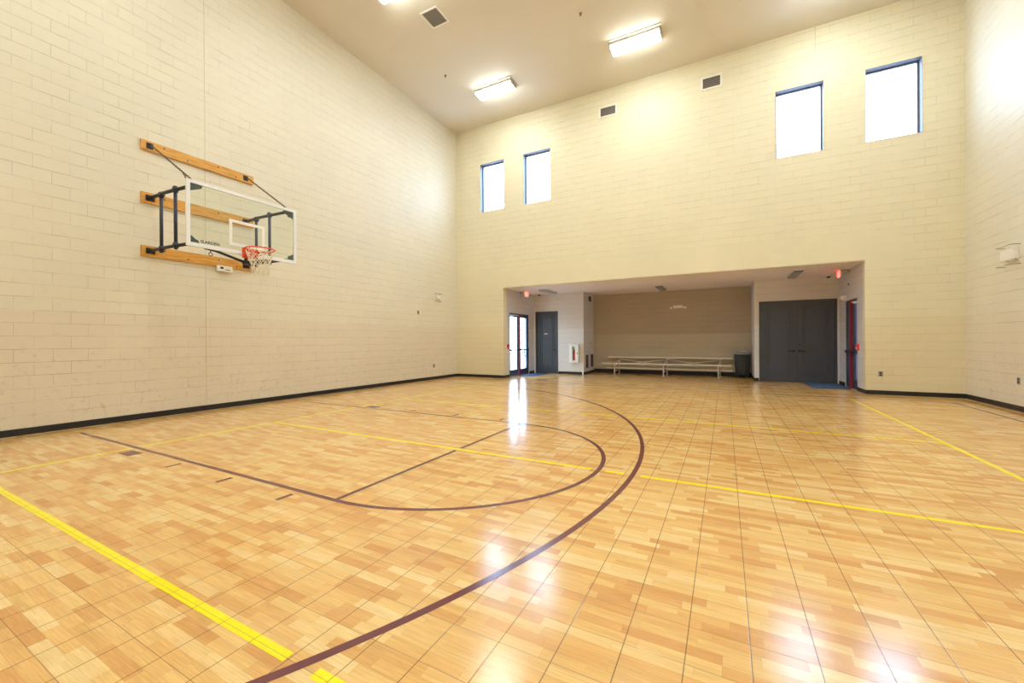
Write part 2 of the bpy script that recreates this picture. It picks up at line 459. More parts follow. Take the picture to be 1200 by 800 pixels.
# maroon basketball markings
hline(HC - LH, BLX, FTX, 1, gaps=[]); hline(HC + LH, BLX, FTX, 1)
vline(FTX, HC - LH + 0.025, HC + LH - 0.025, 1, gaps=[(4.285 - 0.06, 4.285 + 0.06)])
arc(FTX, HC, LH, -90, 90, 1)
arc(C3, HC, R3, -90, 90, 1, n=160)
hline(HC + R3, BLX, C3, 1); hline(HC - R3, BLX, C3, 1)
for s in (-1, 1):
    e0, e1 = HC + s * (LH + 0.085), HC + s * (LH + 0.235)
    lo, hi = min(e0, e1), max(e0, e1)
    strip(-6.83, lo, -6.54, hi, 1)
    for tx in (-5.58, -4.52, -3.53): strip(tx - 0.025, lo, tx + 0.025, hi, 1)
hline(12.22, BLX, 4.40, 1); vline(4.40, -3.7, 12.22, 1)
# yellow volleyball court
def gap3(y):
    d = sqrt(max(R3 ** 2 - (y - HC) ** 2, 0)); k = R3 / max(d, 0.5)
    return (C3 + d - 0.08 * k, C3 + d + 0.08 * k)
YL, YR = -6.97, 2.60
hline(1.112, YL, YR, 2, w=0.055, gaps=[gap3(1.112)])
hline(4.285, YL, YR, 2, gaps=[gap3(4.285), (FTX + LH - 0.08, FTX + LH + 0.08)], w=0.05)
hline(7.475, YL, YR, 2, gaps=[gap3(7.475)])
hline(12.04, YL + 0.1, -4.0, 2, w=0.04)
vline(YL, -3.5, 12.04, 2, gaps=[(HC - LH - 0.06, HC - LH + 0.06), (HC + LH - 0.06, HC + LH + 0.06), (HC - LH - 0.24, HC - LH - 0.06)][:2])
vline(YR, -3.5, 12.04, 2)
# brown edge of the tile field near the walls
vline(XL + 0.20, YF, YB - 0.2, 3, w=0.03); hline(YB - 0.42, XL + 0.20, XR - 0.2, 3, w=0.03); vline(XR - 0.2, YF, YB - 0.42, 3, w=0.03)
floor = fl.build('floor', [M['floor'], M['maroon'], M['yellow'], M['edge']], fix=False)
struct(floor, 'wood-look sport tile floor with maroon and yellow court lines', 'floor')
for p in floor.data.polygons:
    pass

# ------------------------------------------------------------------ walls and ceilings
BIG = ZC + 0.2
o = MB().box((XL - WT, YF - WT, -0.12), (XL, YB + WT, BIG)).build('wall_left', M['wall_left']); struct(o, 'long cream painted block wall carrying the basketball backboard', 'wall')
o = MB().box((XR, YF - WT, -0.12), (XR + WT, YB + WT, BIG)).build('wall_right', M['wall_left']); struct(o, 'cream painted block wall at the right edge of the picture', 'wall')
o = MB().box((XL, YF - WT, -0.12), (XR, YF, BIG)).build('wall_front', M['wall_back']); struct(o, 'cream painted block wall behind the viewer', 'wall')
WIN = [(-8.375, -7.33), (-6.51, -5.45), (1.265, 2.33), (3.19, 4.25)]
WZ0, WZ1 = 6.40, 8.24
holes = [(a, b, WZ0, WZ1) for a, b in WIN] + [(AX0, AX1, -0.12, AZ)]
o = wall_with_holes('wall_back', 'x', YB, YB + WT, XL, XR, -0.12, BIG, holes, M['wall_back'], M['wall_back']); struct(o, 'warm cream block wall with four high windows above a wide opening', 'wall')
o = MB().box((XL - WT, YF - WT, ZC), (XR + WT, YB + WT, ZC + 0.2)).build('ceiling', M['ceil']); struct(o, 'flat cream ceiling of the gym hall', 'ceiling')
# alcove
DL = (13.74, 15.50, 0.0, 2.50)          # glass door opening, left side
DR = (14.02, 15.26, 0.0, 2.52)          # glass door opening, right side
o = wall_with_holes('wall_alcove_left', 'y', AX0, AX0 - WT, YB + WT, AY2 + WT, -0.12, AZ + 0.2, [DL], M['wall_alc_y']); struct(o, 'pale side wall of the recess around the left glass doors', 'wall')
o = wall_with_holes('wall_alcove_right', 'y', AX1, AX1 + WT, YB + WT, AY2 + WT, -0.12, AZ + 0.2, [DR], M['wall_alc_y']); struct(o, 'pale side wall of the recess around the right glass doors', 'wall')
GD = (-7.30, -6.26, 0.0, 2.66); DD = (1.02, 3.12, 0.0, 2.68)
o = wall_with_holes('wall_alcove_store', 'x', AY1, AY1 + 0.2, AX0, APL, 0.0, AZ, [GD], M['wall_alc']); struct(o, 'pale wall of the recess around the single grey door', 'wall')
o = MB().box((APL - 0.15, AY1 + 0.2, 0), (APL, AY2, AZ)).build('wall_alcove_pilaster', M['wall_alc_y']); struct(o, 'narrow pale return wall with vents beside the bleachers', 'wall')
o = wall_with_holes('wall_alcove_double', 'x', AY1 - 0.07, AY1 + 0.2, APR, AX1, 0.0, AZ, [DD], M['wall_alc']); struct(o, 'pale wall of the recess around the grey double doors', 'wall')
o = MB().box((APR, AY1 + 0.2, 0), (APR + 0.15, AY2, AZ)).build('wall_alcove_return', M['wall_alc_y']); struct(o, 'narrow return wall beside the trash can', 'wall')
o = MB().box((AX0, AY2, -0.12), (AX1, AY2 + WT, AZ + 0.2)).build('wall_alcove_back', M['wall_deep']); struct(o, 'tan wall at the back of the recess behind the bleachers', 'wall')
o = MB().box((AX0, YB + WT, AZ), (AX1, AY2, AZ + 0.2)).build('ceiling_alcove', M['ceil_alc']); struct(o, 'low pale ceiling of the recess', 'ceiling')
# soffit edge over the opening
o = MB().box((AX0 - 0.02, YB - 0.012, AZ - 0.005), (AX1 + 0.02, YB, AZ + 0.03), 0.003).build('trim_1', M['beige_plate']); struct(o, 'thin edge trim along the top of the wide opening', 'trim')
o = MB().box((AX1 - 0.014, YB + 0.0, 0.11), (AX1, YB + 0.10, AZ - 0.01), 0.003).build('trim_2', M['wall_back']); struct(o, 'cream painted corner strip at the right end of the opening', 'trim')
# outdoors
o = MB().box((-40, -30, -0.4), (40, 50, -0.14)).build('ground', M['concrete']); struct(o, 'pale concrete ground outside the building', 'ground')

o = MB().box((AX1 + WT, 17.9, -0.14), (9.5, 18.2, 4.5)).build('wall_daylight_block', M['outer']); struct(o, 'added dark wall that dims the daylight behind the right glass doors', 'wall')  # added wall, hides the sky so the right doors stay dim
o = MB().box((AX1 + WT, YB + WT, 2.85), (9.5, 18.2, 3.05)).build('ceiling_daylight_block', M['outer']); struct(o, 'added roof that blocks skylight outside the right glass doors', 'ceiling')  # added roof, shades the ground and wall outside the right doors
# baseboards
BH, BT = 0.105, 0.014
def bb(name, a, b, label): struct(MB().box(a, b, 0.003).build(name, M['base']), label, 'baseboard')
bb('baseboard_left', (XL, YF, 0), (XL + BT, YB, BH), 'black rubber baseboard along the left wall')
bb('baseboard_right', (XR - BT, YF, 0), (XR, YB, BH), 'black rubber baseboard along the right wall')
bb('baseboard_front', (XL + BT, YF, 0), (XR - BT, YF + BT, BH), 'black rubber baseboard behind the viewer')
m = MB().box((XL + BT, YB - BT, 0), (AX0, YB, BH), 0.003).box((AX0, YB - BT, 0), (AX0 + BT, DL[0] - 0.02, BH), 0.003)
struct(m.build('baseboard_back_left', M['base']), 'black baseboard left of the wide opening', 'baseboard')
m = MB().box((AX1, YB - BT, 0), (XR - BT, YB, BH), 0.003).box((AX1 - BT, YB - BT, 0), (AX1, DR[0] - 0.02, BH), 0.003)
struct(m.build('baseboard_back_right', M['base']), 'black baseboard right of the wide opening', 'baseboard')
m = MB().box((GD[1] + 0.01, AY1 - BT, 0), (APL, AY1, BH), 0.003).box((APL, AY1 - BT, 0), (APL + BT, AY2, BH), 0.003)
struct(m.build('baseboard_alcove_left', M['base']), 'black baseboard right of the single grey door', 'baseboard')
bb('baseboard_alcove_back', (APL + BT, AY2 - BT, 0), (APR - BT, AY2, 0.16), 'black baseboard under the bleachers')
m = MB().box((APR - BT, AY1 - 0.07 - BT, 0), (APR, AY2 - BT, BH), 0.003).box((APR, AY1 - 0.07 - BT, 0), (DD[0] - 0.01, AY1 - 0.07, BH), 0.003)
struct(m.build('baseboard_alcove_right', M['base']), 'black baseboard left of the grey double doors', 'baseboard')
m = MB().box((AX1 - BT, DR[1] + 0.02, 0), (AX1, AY1 - 0.08, BH), 0.003).box((AX0, DL[1] + 0.02, 0), (AX0 + BT, AY1 - 0.01, BH), 0.003)
struct(m.build('baseboard_alcove_side', M['base']), 'short black baseboards beside the glass doors', 'baseboard')

# ------------------------------------------------------------------ windows
wl = ['high window nearest the left corner', 'high window second from the left corner', 'high window left of the rightmost one', 'rightmost and largest-looking high window']
for i, (a, b) in enumerate(WIN):
    cx = (a + b) / 2
    r = sroot('window_%d' % (i + 1), wl[i] + ', blue-grey metal frame', 'window', (cx, YB + 0.2, WZ0))
    m = MB(); y0, y1, w = YB + 0.17, YB + 0.23, 0.04
    m.box((a, y0, WZ0), (a + w, y1, WZ1), 0.004).box((b - w, y0, WZ0), (b, y1, WZ1), 0.004)
    m.box((a + w, y0, WZ0), (b - w, y1, WZ0 + w), 0.004).box((a + w, y0, WZ1 - w), (b - w, y1, WZ1), 0.004)
    m.build('frame', M['winframe'], r)
    MB().box((a + w - 0.005, YB + 0.197, WZ0 + w - 0.005), (b - w + 0.005, YB + 0.203, WZ1 - w + 0.005)).build('pane', M['glass'], r)
    # metal lining of the opening
    m = MB(); q = 0.006
    m.box((a, YB + 0.002, WZ1 - q), (b, y0, WZ1)).box((a, YB + 0.002, WZ0), (a + q, y0, WZ1 - q)).box((b - q, YB + 0.002, WZ0), (b, y0, WZ1 - q))
    m.box((a + q, YB + 0.002, WZ0), (b - q, y0, WZ0 + q))
    m.build('lining', M['winframe'], r)

# ------------------------------------------------------------------ glass double doors (storefront)
def storefront(name, label, xw, inward, D, leaf_glass):
    """xw = wall face, inward = +1 if room lies at +x. D = (y0,y1,0,top)"""
    y0, y1, _, zt = D; r = sroot(name, label, 'door', (xw, (y0 + y1) / 2, 0))
    s = inward; xa, xb = xw - s * 0.02, xw - s * 0.12
    m = MB(); fw = 0.055
    m.box((xa, y0, 0), (xb, y0 + fw, zt), 0.004).box((xa, y1 - fw, 0), (xb, y1, zt), 0.004).box((xa, y0 + fw, zt - fw), (xb, y1 - fw, zt), 0.004)
    m.box((xa, y0 + fw, 0), (xb, y1 - fw, 0.02))
    m.build('frame', M['frame_dark'], r)
    mid = (y0 + y1) / 2
    for k, (a, b) in enumerate(((y0 + fw + 0.005, mid - 0.035), (mid + 0.035, y1 - fw - 0.005))):
        zb, ztp = 0.025, zt - fw - 0.005; st = 0.075 if leaf_glass > 0.3 else 0.12
        xa2, xb2 = xw - s * 0.035, xw - s * 0.08
        m = MB()
        m.box((xa2, a, zb), (xb2, a + st, ztp), 0.003).box((xa2, b - st, zb), (xb2, b, ztp), 0.003)
        m.box((xa2, a + st, zb), (xb2, b - st, zb + 0.23), 0.003).box((xa2, a + st, ztp - 0.09), (xb2, b - st, ztp), 0.003)
        leaf = m.build('door_leaf', M['frame_dark'], r)
        MB().box((xw - s * 0.054, a + st - 0.004, zb + 0.226), (xw - s * 0.060, b - st + 0.004, ztp - 0.086)).build('pane', M['glass'], leaf)
        m = MB()   # panic bar: bar across the leaf on two end housings
        m.box((xw - s * 0.034, a + 0.015, 1.00), (xw + s * 0.035, a + 0.095, 1.08), 0.006)
        m.box((xw - s * 0.034, b - 0.095, 1.00), (xw + s * 0.035, b - 0.015, 1.08), 0.006)
        m.box((xw + s * 0.012, a + 0.09, 1.015), (xw + s * 0.038, b - 0.09, 1.065), 0.006)
        m.build('panic_bar', M['black'], leaf)
        m = MB(); m.box((xw - s * 0.034, a + 0.05, ztp - 0.075), (xw + s * 0.02, a + 0.30, ztp - 0.02), 0.006)
        m.box((xw + s * 0.0, a + 0.28, ztp - 0.03), (xw + s * 0.012, b - 0.05, ztp - 0.012))
        m.build('door_closer', M['frame_dark'] if k else M['vent_white'], leaf)
    MB().box((xw - s * 0.034, mid - 0.025, 0.0), (xw + s * 0.035, mid + 0.025, zt - 0.02), 0.006).build('mullion', M['mullion'], r, 'deep red centre post')
    return r
dl = storefront('door_1', 'left glass double doors with a red centre post and bright daylight behind', AX0, 1, DL, 0.5)
MB().lathe((AX0 - 0.045, 15.12, 0.93), [(0.055, 0), (0.055, 0.004)], 20, 'x').build('sticker', M['green'], dl, 'round green sticker on the glass')
MB().box((AX0 - 0.047, 15.13, 0.74), (AX0 - 0.043, 15.25, 0.82), 0.001).build('sticker', M['lilac'], dl, 'small lilac sticker on the glass')
dr = storefront('door_2', 'right glass double doors seen edge-on with a red centre post', AX1, -1, DR, 0.2)

# ------------------------------------------------------------------ grey panelled doors
def panel_door(parent, x0, x1, z1, yf, handle_side, deadbolt=True):
    m = MB(); m.box((x0, yf + 0.03, 0.012), (x1, yf + 0.075, z1), 0.003)
    W = x1 - x0
    for (ins, t) in ((0.13, 0.028), (0.22, 0.022)):     # two nested applied mouldings
        a, b, c, d = x0 + ins, x1 - ins, 0.10 + ins, z1 - ins
        y0, y1 = yf + 0.008, yf + 0.032
        m.box((a, y0, c), (a + t, y1, d), 0.004).box((b - t, y0, c), (b, y1, d), 0.004)
        m.box((a + t, y0, c), (b - t, y1, c + t), 0.004).box((a + t, y0, d - t), (b - t, y1, d), 0.004)
    leaf = m.build('door_leaf', M['grey_door'], parent)
    hx = x1 - 0.075 if handle_side > 0 else x0 + 0.075
    m = MB(); m.lathe((hx, yf + 0.03, 1.02), [(0.034, 0.0), (0.034, -0.012), (0.016, -0.014), (0.014, -0.05)], 18, 'y')
    dx = -handle_side * 0.16
    m.tube([(hx, yf - 0.02, 1.02), (hx + dx, yf - 0.022, 1.015)], 0.017, 10)
    m.build('handle', M['black'], leaf)
    if deadbolt:
        MB().lathe((hx, yf + 0.03, 1.22), [(0.03, 0.0), (0.03, -0.015), (0.018, -0.022)], 18, 'y').build('deadbolt', M['black'], leaf)
    return leaf
def door_frame(x0, x1, z1, yf, parent):
    m = MB(); w = 0.05
    m.box((x0, yf - 0.008, 0), (x0 + w, yf + 0.12, z1), 0.003).box((x1 - w, yf - 0.008, 0), (x1, yf + 0.12, z1), 0.003)
    m.box((x0 + w, yf - 0.008, z1 - w), (x1 - w, yf + 0.12, z1), 0.003)
    m.build('frame', M['grey_door'], parent)
r = sroot('door_3', 'single slate grey door with a small sign plate, beside the left glass doors', 'door', ((GD[0] + GD[1]) / 2, AY1, 0))
door_frame(GD[0], GD[1], GD[3], AY1, r)
panel_door(r, GD[0] + 0.053, GD[1] - 0.053, GD[3] - 0.054, AY1, 1)
sp = MB().box((-6.93, AY1 + 0.012, 1.66), (-6.72, AY1 + 0.03, 1.74), 0.003).build('sign_plate', M['mullion'], r, 'small red plate')
MB().box((-6.90, AY1 + 0.008, 1.685), (-6.75, AY1 + 0.013, 1.715), 0.001).build('plate_stripe', M['white'], sp)
r = sroot('door_4', 'wide slate grey double doors right of the trash can', 'door', ((DD[0] + DD[1]) / 2, AY1 - 0.07, 0))
door_frame(DD[0], DD[1], DD[3], AY1 - 0.07, r)
mid = (DD[0] + DD[1]) / 2
panel_door(r, DD[0] + 0.053, mid - 0.003, DD[3] - 0.054, AY1 - 0.07, 1, False)
panel_door(r, mid + 0.003, DD[1] - 0.053, DD[3] - 0.054, AY1 - 0.07, -1, True)

# ------------------------------------------------------------------ ceiling lights of the hall
def make_light(x, y, label):
    r = thing('ceiling_light', label, 'ceiling light', (x, y, ZC), 'ceiling lights of the hall')
    L, W = 1.40, 0.60
    m = MB(); m.box((x - L / 2, y - W / 2, ZC - 0.02), (x + L / 2, y + W / 2, ZC), 0.004)
    m.box((x - 0.66, y - 0.22, ZC - 0.095), (x + 0.66, y + 0.22, ZC - 0.02), 0.006)
    for sx in (-1, 1): m.box((x + sx * 0.66 - sx * 0.012, y - 0.215, ZC - 0.15), (x + sx * 0.66, y + 0.215, ZC - 0.09), 0.004)
    m.build('housing', M['lamp_body'], r)
    prof = [(-0.225, -0.096), (-0.222, -0.12), (-0.19, -0.15), (-0.10, -0.162), (0.10, -0.162), (0.19, -0.15), (0.222, -0.12), (0.225, -0.096)]
    MB().prism([(x - 0.646, y + a, ZC + b) for a, b in prof], (1.292, 0, 0)).build('lens', M['lens'], r)
    return r
LX, LY = (-6.62, -2.15, 2.30), (11.47, 7.02, 2.70, -1.70)  # rows past the second are unseen, added to keep the hall evenly lit
base_light = None
cn = ['left', 'middle', 'right']; rn = ['row nearest the far wall', 'second row from the far wall', 'added third row from the far wall', 'added row behind the viewer']
for j, ly in enumerate(LY):
    for i, lx in enumerate(LX):
        lab = 'lit fluorescent ceiling light, %s one of the %s' % (cn[i], rn[j])
        if base_light is None: base_light = make_light(lx, ly, lab)
        else: dup(base_light, (lx - LX[0], ly - LY[0], 0), lab)

# ------------------------------------------------------------------ basketball backboard on the left wall
BX = -7.70; BC = 4.257
hoop = thing('basketball_backboard', 'wall-mounted glass basketball backboard on pipe arms with an orange rim', 'basketball hoop', (XL, 4.37, 2.9))
def fr(a, b, m, **k): m.box(a, b, **k)
for (z0, z1) in ((4.985, 5.165), (4.00, 4.20), (3.01, 3.21)):
    m = MB(); m.box((XL, 3.37, z0), (XL + 0.045, 5.37, z1), 0.004)
    w = m.build('wall_board', M['oak'], hoop)
    for yy in (3.72, 5.0, 4.1, 4.65):
        b = MB(); b.lathe((XL + 0.045, yy, (z0 + z1) / 2 + (0.04 if yy in (3.72, 4.65) else -0.045)), [(0.013, 0.0), (0.013, 0.008), (0.006, 0.013)], 8, 'x')
        b.build('bolt', M['black'], w)
ZT, ZB = 4.10, 3.115         # upper and lower arm heights at the wall
for yy in (3.50, 5.20):
    sgn = -1 if yy < 4.3 else 1
    yb_ = BC + sgn * 0.80
    for (zz, ze) in ((ZT, 4.02), (ZB, 3.06)):
        m = MB()
        m.box((XL + 0.045, yy - 0.07, zz - 0.055), (XL + 0.057, yy + 0.07, zz + 0.055), 0.003)
        m.lathe((XL + 0.057, yy, zz), [(0.045, 0.0), (0.045, 0.05), (0.03, 0.08)], 14, 'x')
        m.tube([(XL + 0.08, yy, zz), (XL + 0.55, yy + (yb_ - yy) * 0.3, zz), (BX - 0.10, yb_, ze)], 0.029, 12)
        m.build('arm', M['black'], hoop)
    for fx in (0.26, 0.60):
        X = XL + 0.08 + fx * (BX - 0.1 - XL - 0.08)
        Y = yy + (yb_ - yy) * fx
        m = MB(); m.tube([(X, Y, 3.03), (X, Y, 4.13)], 0.027, 12)
        for zz in (3.10, 4.07):
            m.lathe((X, Y, zz), [(0.042, -0.045), (0.042, 0.045)], 12); m.box((X - 0.045, Y - 0.045, zz - 0.012), (X + 0.045, Y + 0.045, zz + 0.012), 0.004)
        m.build('upright', M['navy'], hoop)
# backboard frame and glass
y0, y1, z0, z1 = 3.31, 5.205, 2.985, 4.075
m = MB(); w = 0.055; xa, xb = BX - 0.035, BX
m.box((xa, y0, z0), (xb, y0 + w, z1), 0.004).box((xa, y1 - w, z0), (xb, y1, z1), 0.004)
m.box((xa, y0 + w, z0), (xb, y1 - w, z0 + w + 0.01), 0.004).box((xa, y0 + w, z1 - w), (xb, y1 - w, z1), 0.004)
m.build('board_frame', M['cool_white'], hoop)
MB().box((BX - 0.022, y0 + w - 0.003, z0 + w), (BX - 0.010, y1 - w + 0.003, z1 - w + 0.003)).build('board_glass', M['bb_glass'], hoop)
m = MB(); ta, tb, tc, td, tw = 3.95, 4.57, 3.125, 3.585, 0.05; xp, xq = BX - 0.010, BX - 0.0075
m.box((xp, ta, tc), (xq, ta + tw, td)).box((xp, tb - tw, tc), (xq, tb, td)).box((xp, ta + tw, td - tw), (xq, tb - tw, td)).box((xp, ta + tw, tc), (xq, tb - tw, tc + tw))
m.build('target_square', M['whiteline'], hoop, 'white painted rectangle on the glass')
for sy in (-1, 1):
    for sz in (-1, 1):
        cy = y0 + w if sy < 0 else y1 - w; cz = z0 + w + 0.01 if sz < 0 else z1 - w
        bl_ = 0.12 if sz < 0 else 0.19
        pts = [(BX - 0.045, cy, cz), (BX - 0.045, cy - sy * bl_, cz), (BX - 0.045, cy - sy * (bl_ - 0.02), cz - sz * 0.05), (BX - 0.045, cy, cz - sz * 0.13)]
        m = MB(); m.prism(pts, (0.018, 0, 0)); m.box((BX - 0.11, cy - sy * 0.06, cz - sz * 0.02), (BX - 0.04, cy - sy * 0.0, cz - sz * 0.09), 0.004)
        m.build('corner_bracket', M['green_black'], hoop)
mt = Matrix.Translation((BX - 0.0075, 3.655, z0 + w + 0.045)) @ Matrix(((0, 0, 1, 0), (1, 0, 0, 0), (0, 1, 0, 0), (0, 0, 0, 1)))
text_mesh('SLARDEN', 0.068, 0.0012, M['green_black'], 'board_lettering', hoop, mt, 'dark maker lettering on the glass')
MB().prism([(BX - 0.0095, 3.385, z0 + 0.068), (BX - 0.0095, 3.495, z0 + 0.068), (BX - 0.0095, 3.475, z0 + 0.115), (BX - 0.0095, 3.40, z0 + 0.12)], (0.002, 0, 0)).build('board_emblem', M['green_black'], hoop, 'dark emblem beside the lettering')
# V brace under the board to the rim mount
m = MB(); tip = (BX - 0.06, BC, 2.86)
for yy in (3.50, 5.20):
    s_ = -1 if yy < BC else 1
    m.tube([(BX - 0.16, BC + s_ * 0.62, 3.02), (BX - 0.15, BC + s_ * 0.45, 3.0), tip], 0.023, 10)
m.tube([tip, (BX - 0.06, BC, 3.13)], 0.028, 10)
m.box((BX - 0.09, BC - 0.05, 2.83), (BX - 0.02, BC + 0.06, 2.90), 0.006)
m.build('brace', M['black'], hoop)
m = MB(); m.tube([(BX - 0.14, 3.72, 3.0), (BX - 0.14, 3.72, 2.95)], 0.008, 8)
m.tube([(BX - 0.14, 3.72 + 0.028 * cos(a), 2.925 + 0.028 * sin(a)) for a in [2 * pi * k / 14 for k in range(14)]], 0.006, 6, closed=True)
m.build('hook', M['black'], hoop)
# rim
RC = Vector((BX + 0.38, BC, 3.055)); RR = 0.2285
m = MB()
m.tube([RC + Vector((RR * cos(2 * pi * k / 40), RR * sin(2 * pi * k / 40), 0)) for k in range(40)], 0.011, 10, closed=True)
m.box((BX, BC - 0.10, 2.93), (BX + 0.014, BC + 0.10, 3.12), 0.004)
m.box((BX + 0.014, BC - 0.075, 3.0), (BX + 0.15, BC + 0.075, 3.085), 0.008)
for s_ in (-1, 1):
    m.tube([(BX + 0.012, BC + s_ * 0.085, 2.95), (BX + 0.10, BC + s_ * 0.12, 2.985), RC + Vector((-0.08, s_ * 0.214, -0.008))], 0.009, 8)
    m.prism([(BX + 0.014, BC + s_ * 0.09, 3.07), (BX + 0.014, BC + s_ * 0.09, 2.94), (BX + 0.20, BC + s_ * 0.12, 3.045), (BX + 0.20, BC + s_ * 0.12, 3.06)], (0, s_ * 0.008, 0))
for k in range(12):
    a = 2 * pi * (k + 0.5) / 12; p = RC + Vector((RR * cos(a), RR * sin(a), -0.011))
    m.tube([p + Vector((0.0, 0, 0)), p + Vector((-0.01 * sin(a), 0.01 * cos(a), -0.018)), p + Vector((-0.02 * sin(a), 0.02 * cos(a), 0))], 0.0035, 6)
rim = m.build('rim', M['orange'], hoop, 'orange-red steel rim')
m = MB(); NS, ROWS = 12, 6
def npt(k, j):
    a = 2 * pi * (k + 0.5 * (j % 2) + 0.5) / NS; tt = j / ROWS
    rad = RR - 0.004 - 0.10 * min(1, tt * 1.35) + (0.012 if tt > 0.8 else 0)
    return RC + Vector((rad * cos(a), rad * sin(a), -0.03 - 0.40 * tt))
for k in range(NS):
    for sgn in (0, 1):
        pts = []; kk = k
        for j in range(ROWS + 1):
            pts.append(npt(kk, j))
            if sgn == 0: kk += 1 if j % 2 == 1 else 0
            else: kk -= 1 if j % 2 == 0 else 0
        m.tube(pts, 0.0055, 5)
m.build('net', M['net'], rim, 'white cord net')
# hanging chains from the top board
def chain(parent, A, B, link=0.055):
    A = Vector(A); B = Vector(B); n = int((B - A).length / (link * 0.78)); d = (B - A).normalized()
    h = Vector((0, 0, 1)); u = d.cross(h).normalized(); w_ = d.cross(u)
    m = MB()
    for i in range(n):
        c = A + (B - A) * ((i + 0.5) / n); s1 = u if i % 2 else w_
        pts = [c + d * (link / 2 * cos(t)) + s1 * (link * 0.26 * sin(t)) for t in [2 * pi * k / 10 for k in range(10)]]
        m.tube(pts, 0.0055, 5, closed=True)
    m.build('chain', M['steel'], parent)
for (yy, ye) in ((3.50, 3.40), (5.20, 5.02)):
    m = MB(); m.box((XL + 0.045, yy - 0.05, 5.02), (XL + 0.055, yy + 0.05, 5.13), 0.003)
    m.tube([(XL + 0.055 + 0.0, yy - 0.02, 5.09), (XL + 0.11, yy - 0.01, 5.10), (XL + 0.11, yy + 0.01, 5.06), (XL + 0.055, yy + 0.02, 5.06)], 0.009, 8)
    m.build('chain_anchor', M['black'], hoop)
    chain(hoop, (XL + 0.11, yy, 5.07), (BX - 0.05, ye, 4.09))
    chain(hoop, (BX - 0.36, yy + (ye - yy) * 0.8, 4.27), (BX - 0.16, ye + 0.02, 4.04)) if yy < 4 else None
pl = MB().box((XL + 0.045, 4.60, 2.915), (XL + 0.08, 4.90, 3.035), 0.01).build('notice_plate', M['white'], hoop, 'small white plate under the lowest board')
MB().box((XL + 0.08, 4.66, 2.965), (XL + 0.082, 4.72, 3.01)).build('plate_mark', M['gasket'], pl)
MB().box((XL + 0.08, 4.76, 2.95), (XL + 0.082, 4.86, 2.962)).build('plate_mark', M['gasket'], pl)

# ------------------------------------------------------------------ vents and small fittings of the hall
def grille_x(name, x0, x1, z0, z1, y, label, n, cat='vent', group=None):
    """grille on a wall facing -y"""
    r = thing(name, label, cat, ((x0 + x1) / 2, y, z0), group)
    m = MB(); w = 0.05
    m.box((x0, y - 0.018, z0), (x0 + w, y, z1), 0.004).box((x1 - w, y - 0.018, z0), (x1, y, z1), 0.004)
    m.box((x0 + w, y - 0.018, z0), (x1 - w, y, z0 + w), 0.004).box((x0 + w, y - 0.018, z1 - w), (x1 - w, y, z1), 0.004)
    m.build('frame', M['vent_white'], r)
    MB().box((x0 + w, y - 0.004, z0 + w), (x1 - w, y, z1 - w)).build('duct_back', M['vent_dark'], r)
    for k in range(n):
        z = z0 + w + (z1 - z0 - 2 * w) * (k + 0.6) / n
        MB().prism([(x0 + w, y - 0.016, z - 0.008), (x0 + w, y - 0.014, z + 0.004), (x0 + w, y - 0.005, z + 0.012), (x0 + w, y - 0.006, z + 0.0)], (x1 - x0 - 2 * w, 0, 0)).build('slat', M['slat'], r)
    return r
grille_x('wall_vent', -3.68, -3.09, 8.79, 9.16, YB, 'small louvred vent high on the far wall, the left one of two', 6)
grille_x('wall_vent', -0.60, -0.04, 8.80, 9.19, YB, 'small louvred vent high on the far wall, the right one of two', 6)
r = thing('ceiling_vent', 'square louvred vent in the ceiling near the left wall', 'vent', (-6.55, 8.25, ZC))
m = MB(); a0, a1, b0, b1, w = -6.82, -6.29, 7.97, 8.53, 0.04
m.box((a0, b0, ZC - 0.018), (a0 + w, b1, ZC), 0.004).box((a1 - w, b0, ZC - 0.018), (a1, b1, ZC), 0.004)
m.box((a0 + w, b0, ZC - 0.018), (a1 - w, b0 + w, ZC), 0.004).box((a0 + w, b1 - w, ZC - 0.018), (a1 - w, b1, ZC), 0.004)
m.build('frame', M['vent_white'], r)
MB().box((a0 + w, b0 + w, ZC - 0.004), (a1 - w, b1 - w, ZC)).build('duct_back', M['vent_dark'], r)
for k in range(8):
    xx = a0 + w + (a1 - a0 - 2 * w) * (k + 0.5) / 8
    MB().box((xx - 0.012, b0 + w, ZC - 0.014), (xx + 0.012, b1 - w, ZC - 0.008)).build('slat', M['slat'], r)

def outlet(name, axis, p, s, a, z, label, dark=False):
    """cover plate with two sockets. axis 'x' wall facing -y at y=p, 'y' wall at x=p facing s"""
    loc = (a, p, z) if axis == 'x' else (p, a, z)
    r = thing(name, label, 'outlet', loc)
    def bx(m, a0, a1, z0, z1, d0, d1, bev=0.0):
        if axis == 'x': m.box((a0, p - d0, z0), (a1, p - d1, z1), bev)
        else: m.box((p + s * d0, a0, z0), (p + s * d1, a1, z1), bev)
        return m
    bx(MB(), a - 0.045, a + 0.045, z - 0.065, z + 0.065, 0, 0.007, 0.002).build('cover_plate', M['slat'] if dark else M['beige_plate'], r)
    for dz in (-0.027, 0.027):
        bx(MB(), a - 0.022, a + 0.022, z + dz - 0.019, z + dz + 0.019, 0.007, 0.010, 0.001).build('socket', M['gasket'], r)
outlet('wall_outlet', 'x', YB, 0, 3.457, 0.52, 'small dark wall outlet low on the far wall right of the opening', True)
outlet('wall_outlet', 'y', XL, 1, 11.817, 0.50, 'small wall outlet low on the left wall near the far corner', True)
outlet('wall_outlet', 'y', XR, -1, 11.37, 0.58, 'small wall outlet low on the right wall', True)
outlet('wall_box', 'y', XL, 1, 10.97, 2.42, 'small dark box on the left wall below the caged white lamp', True)

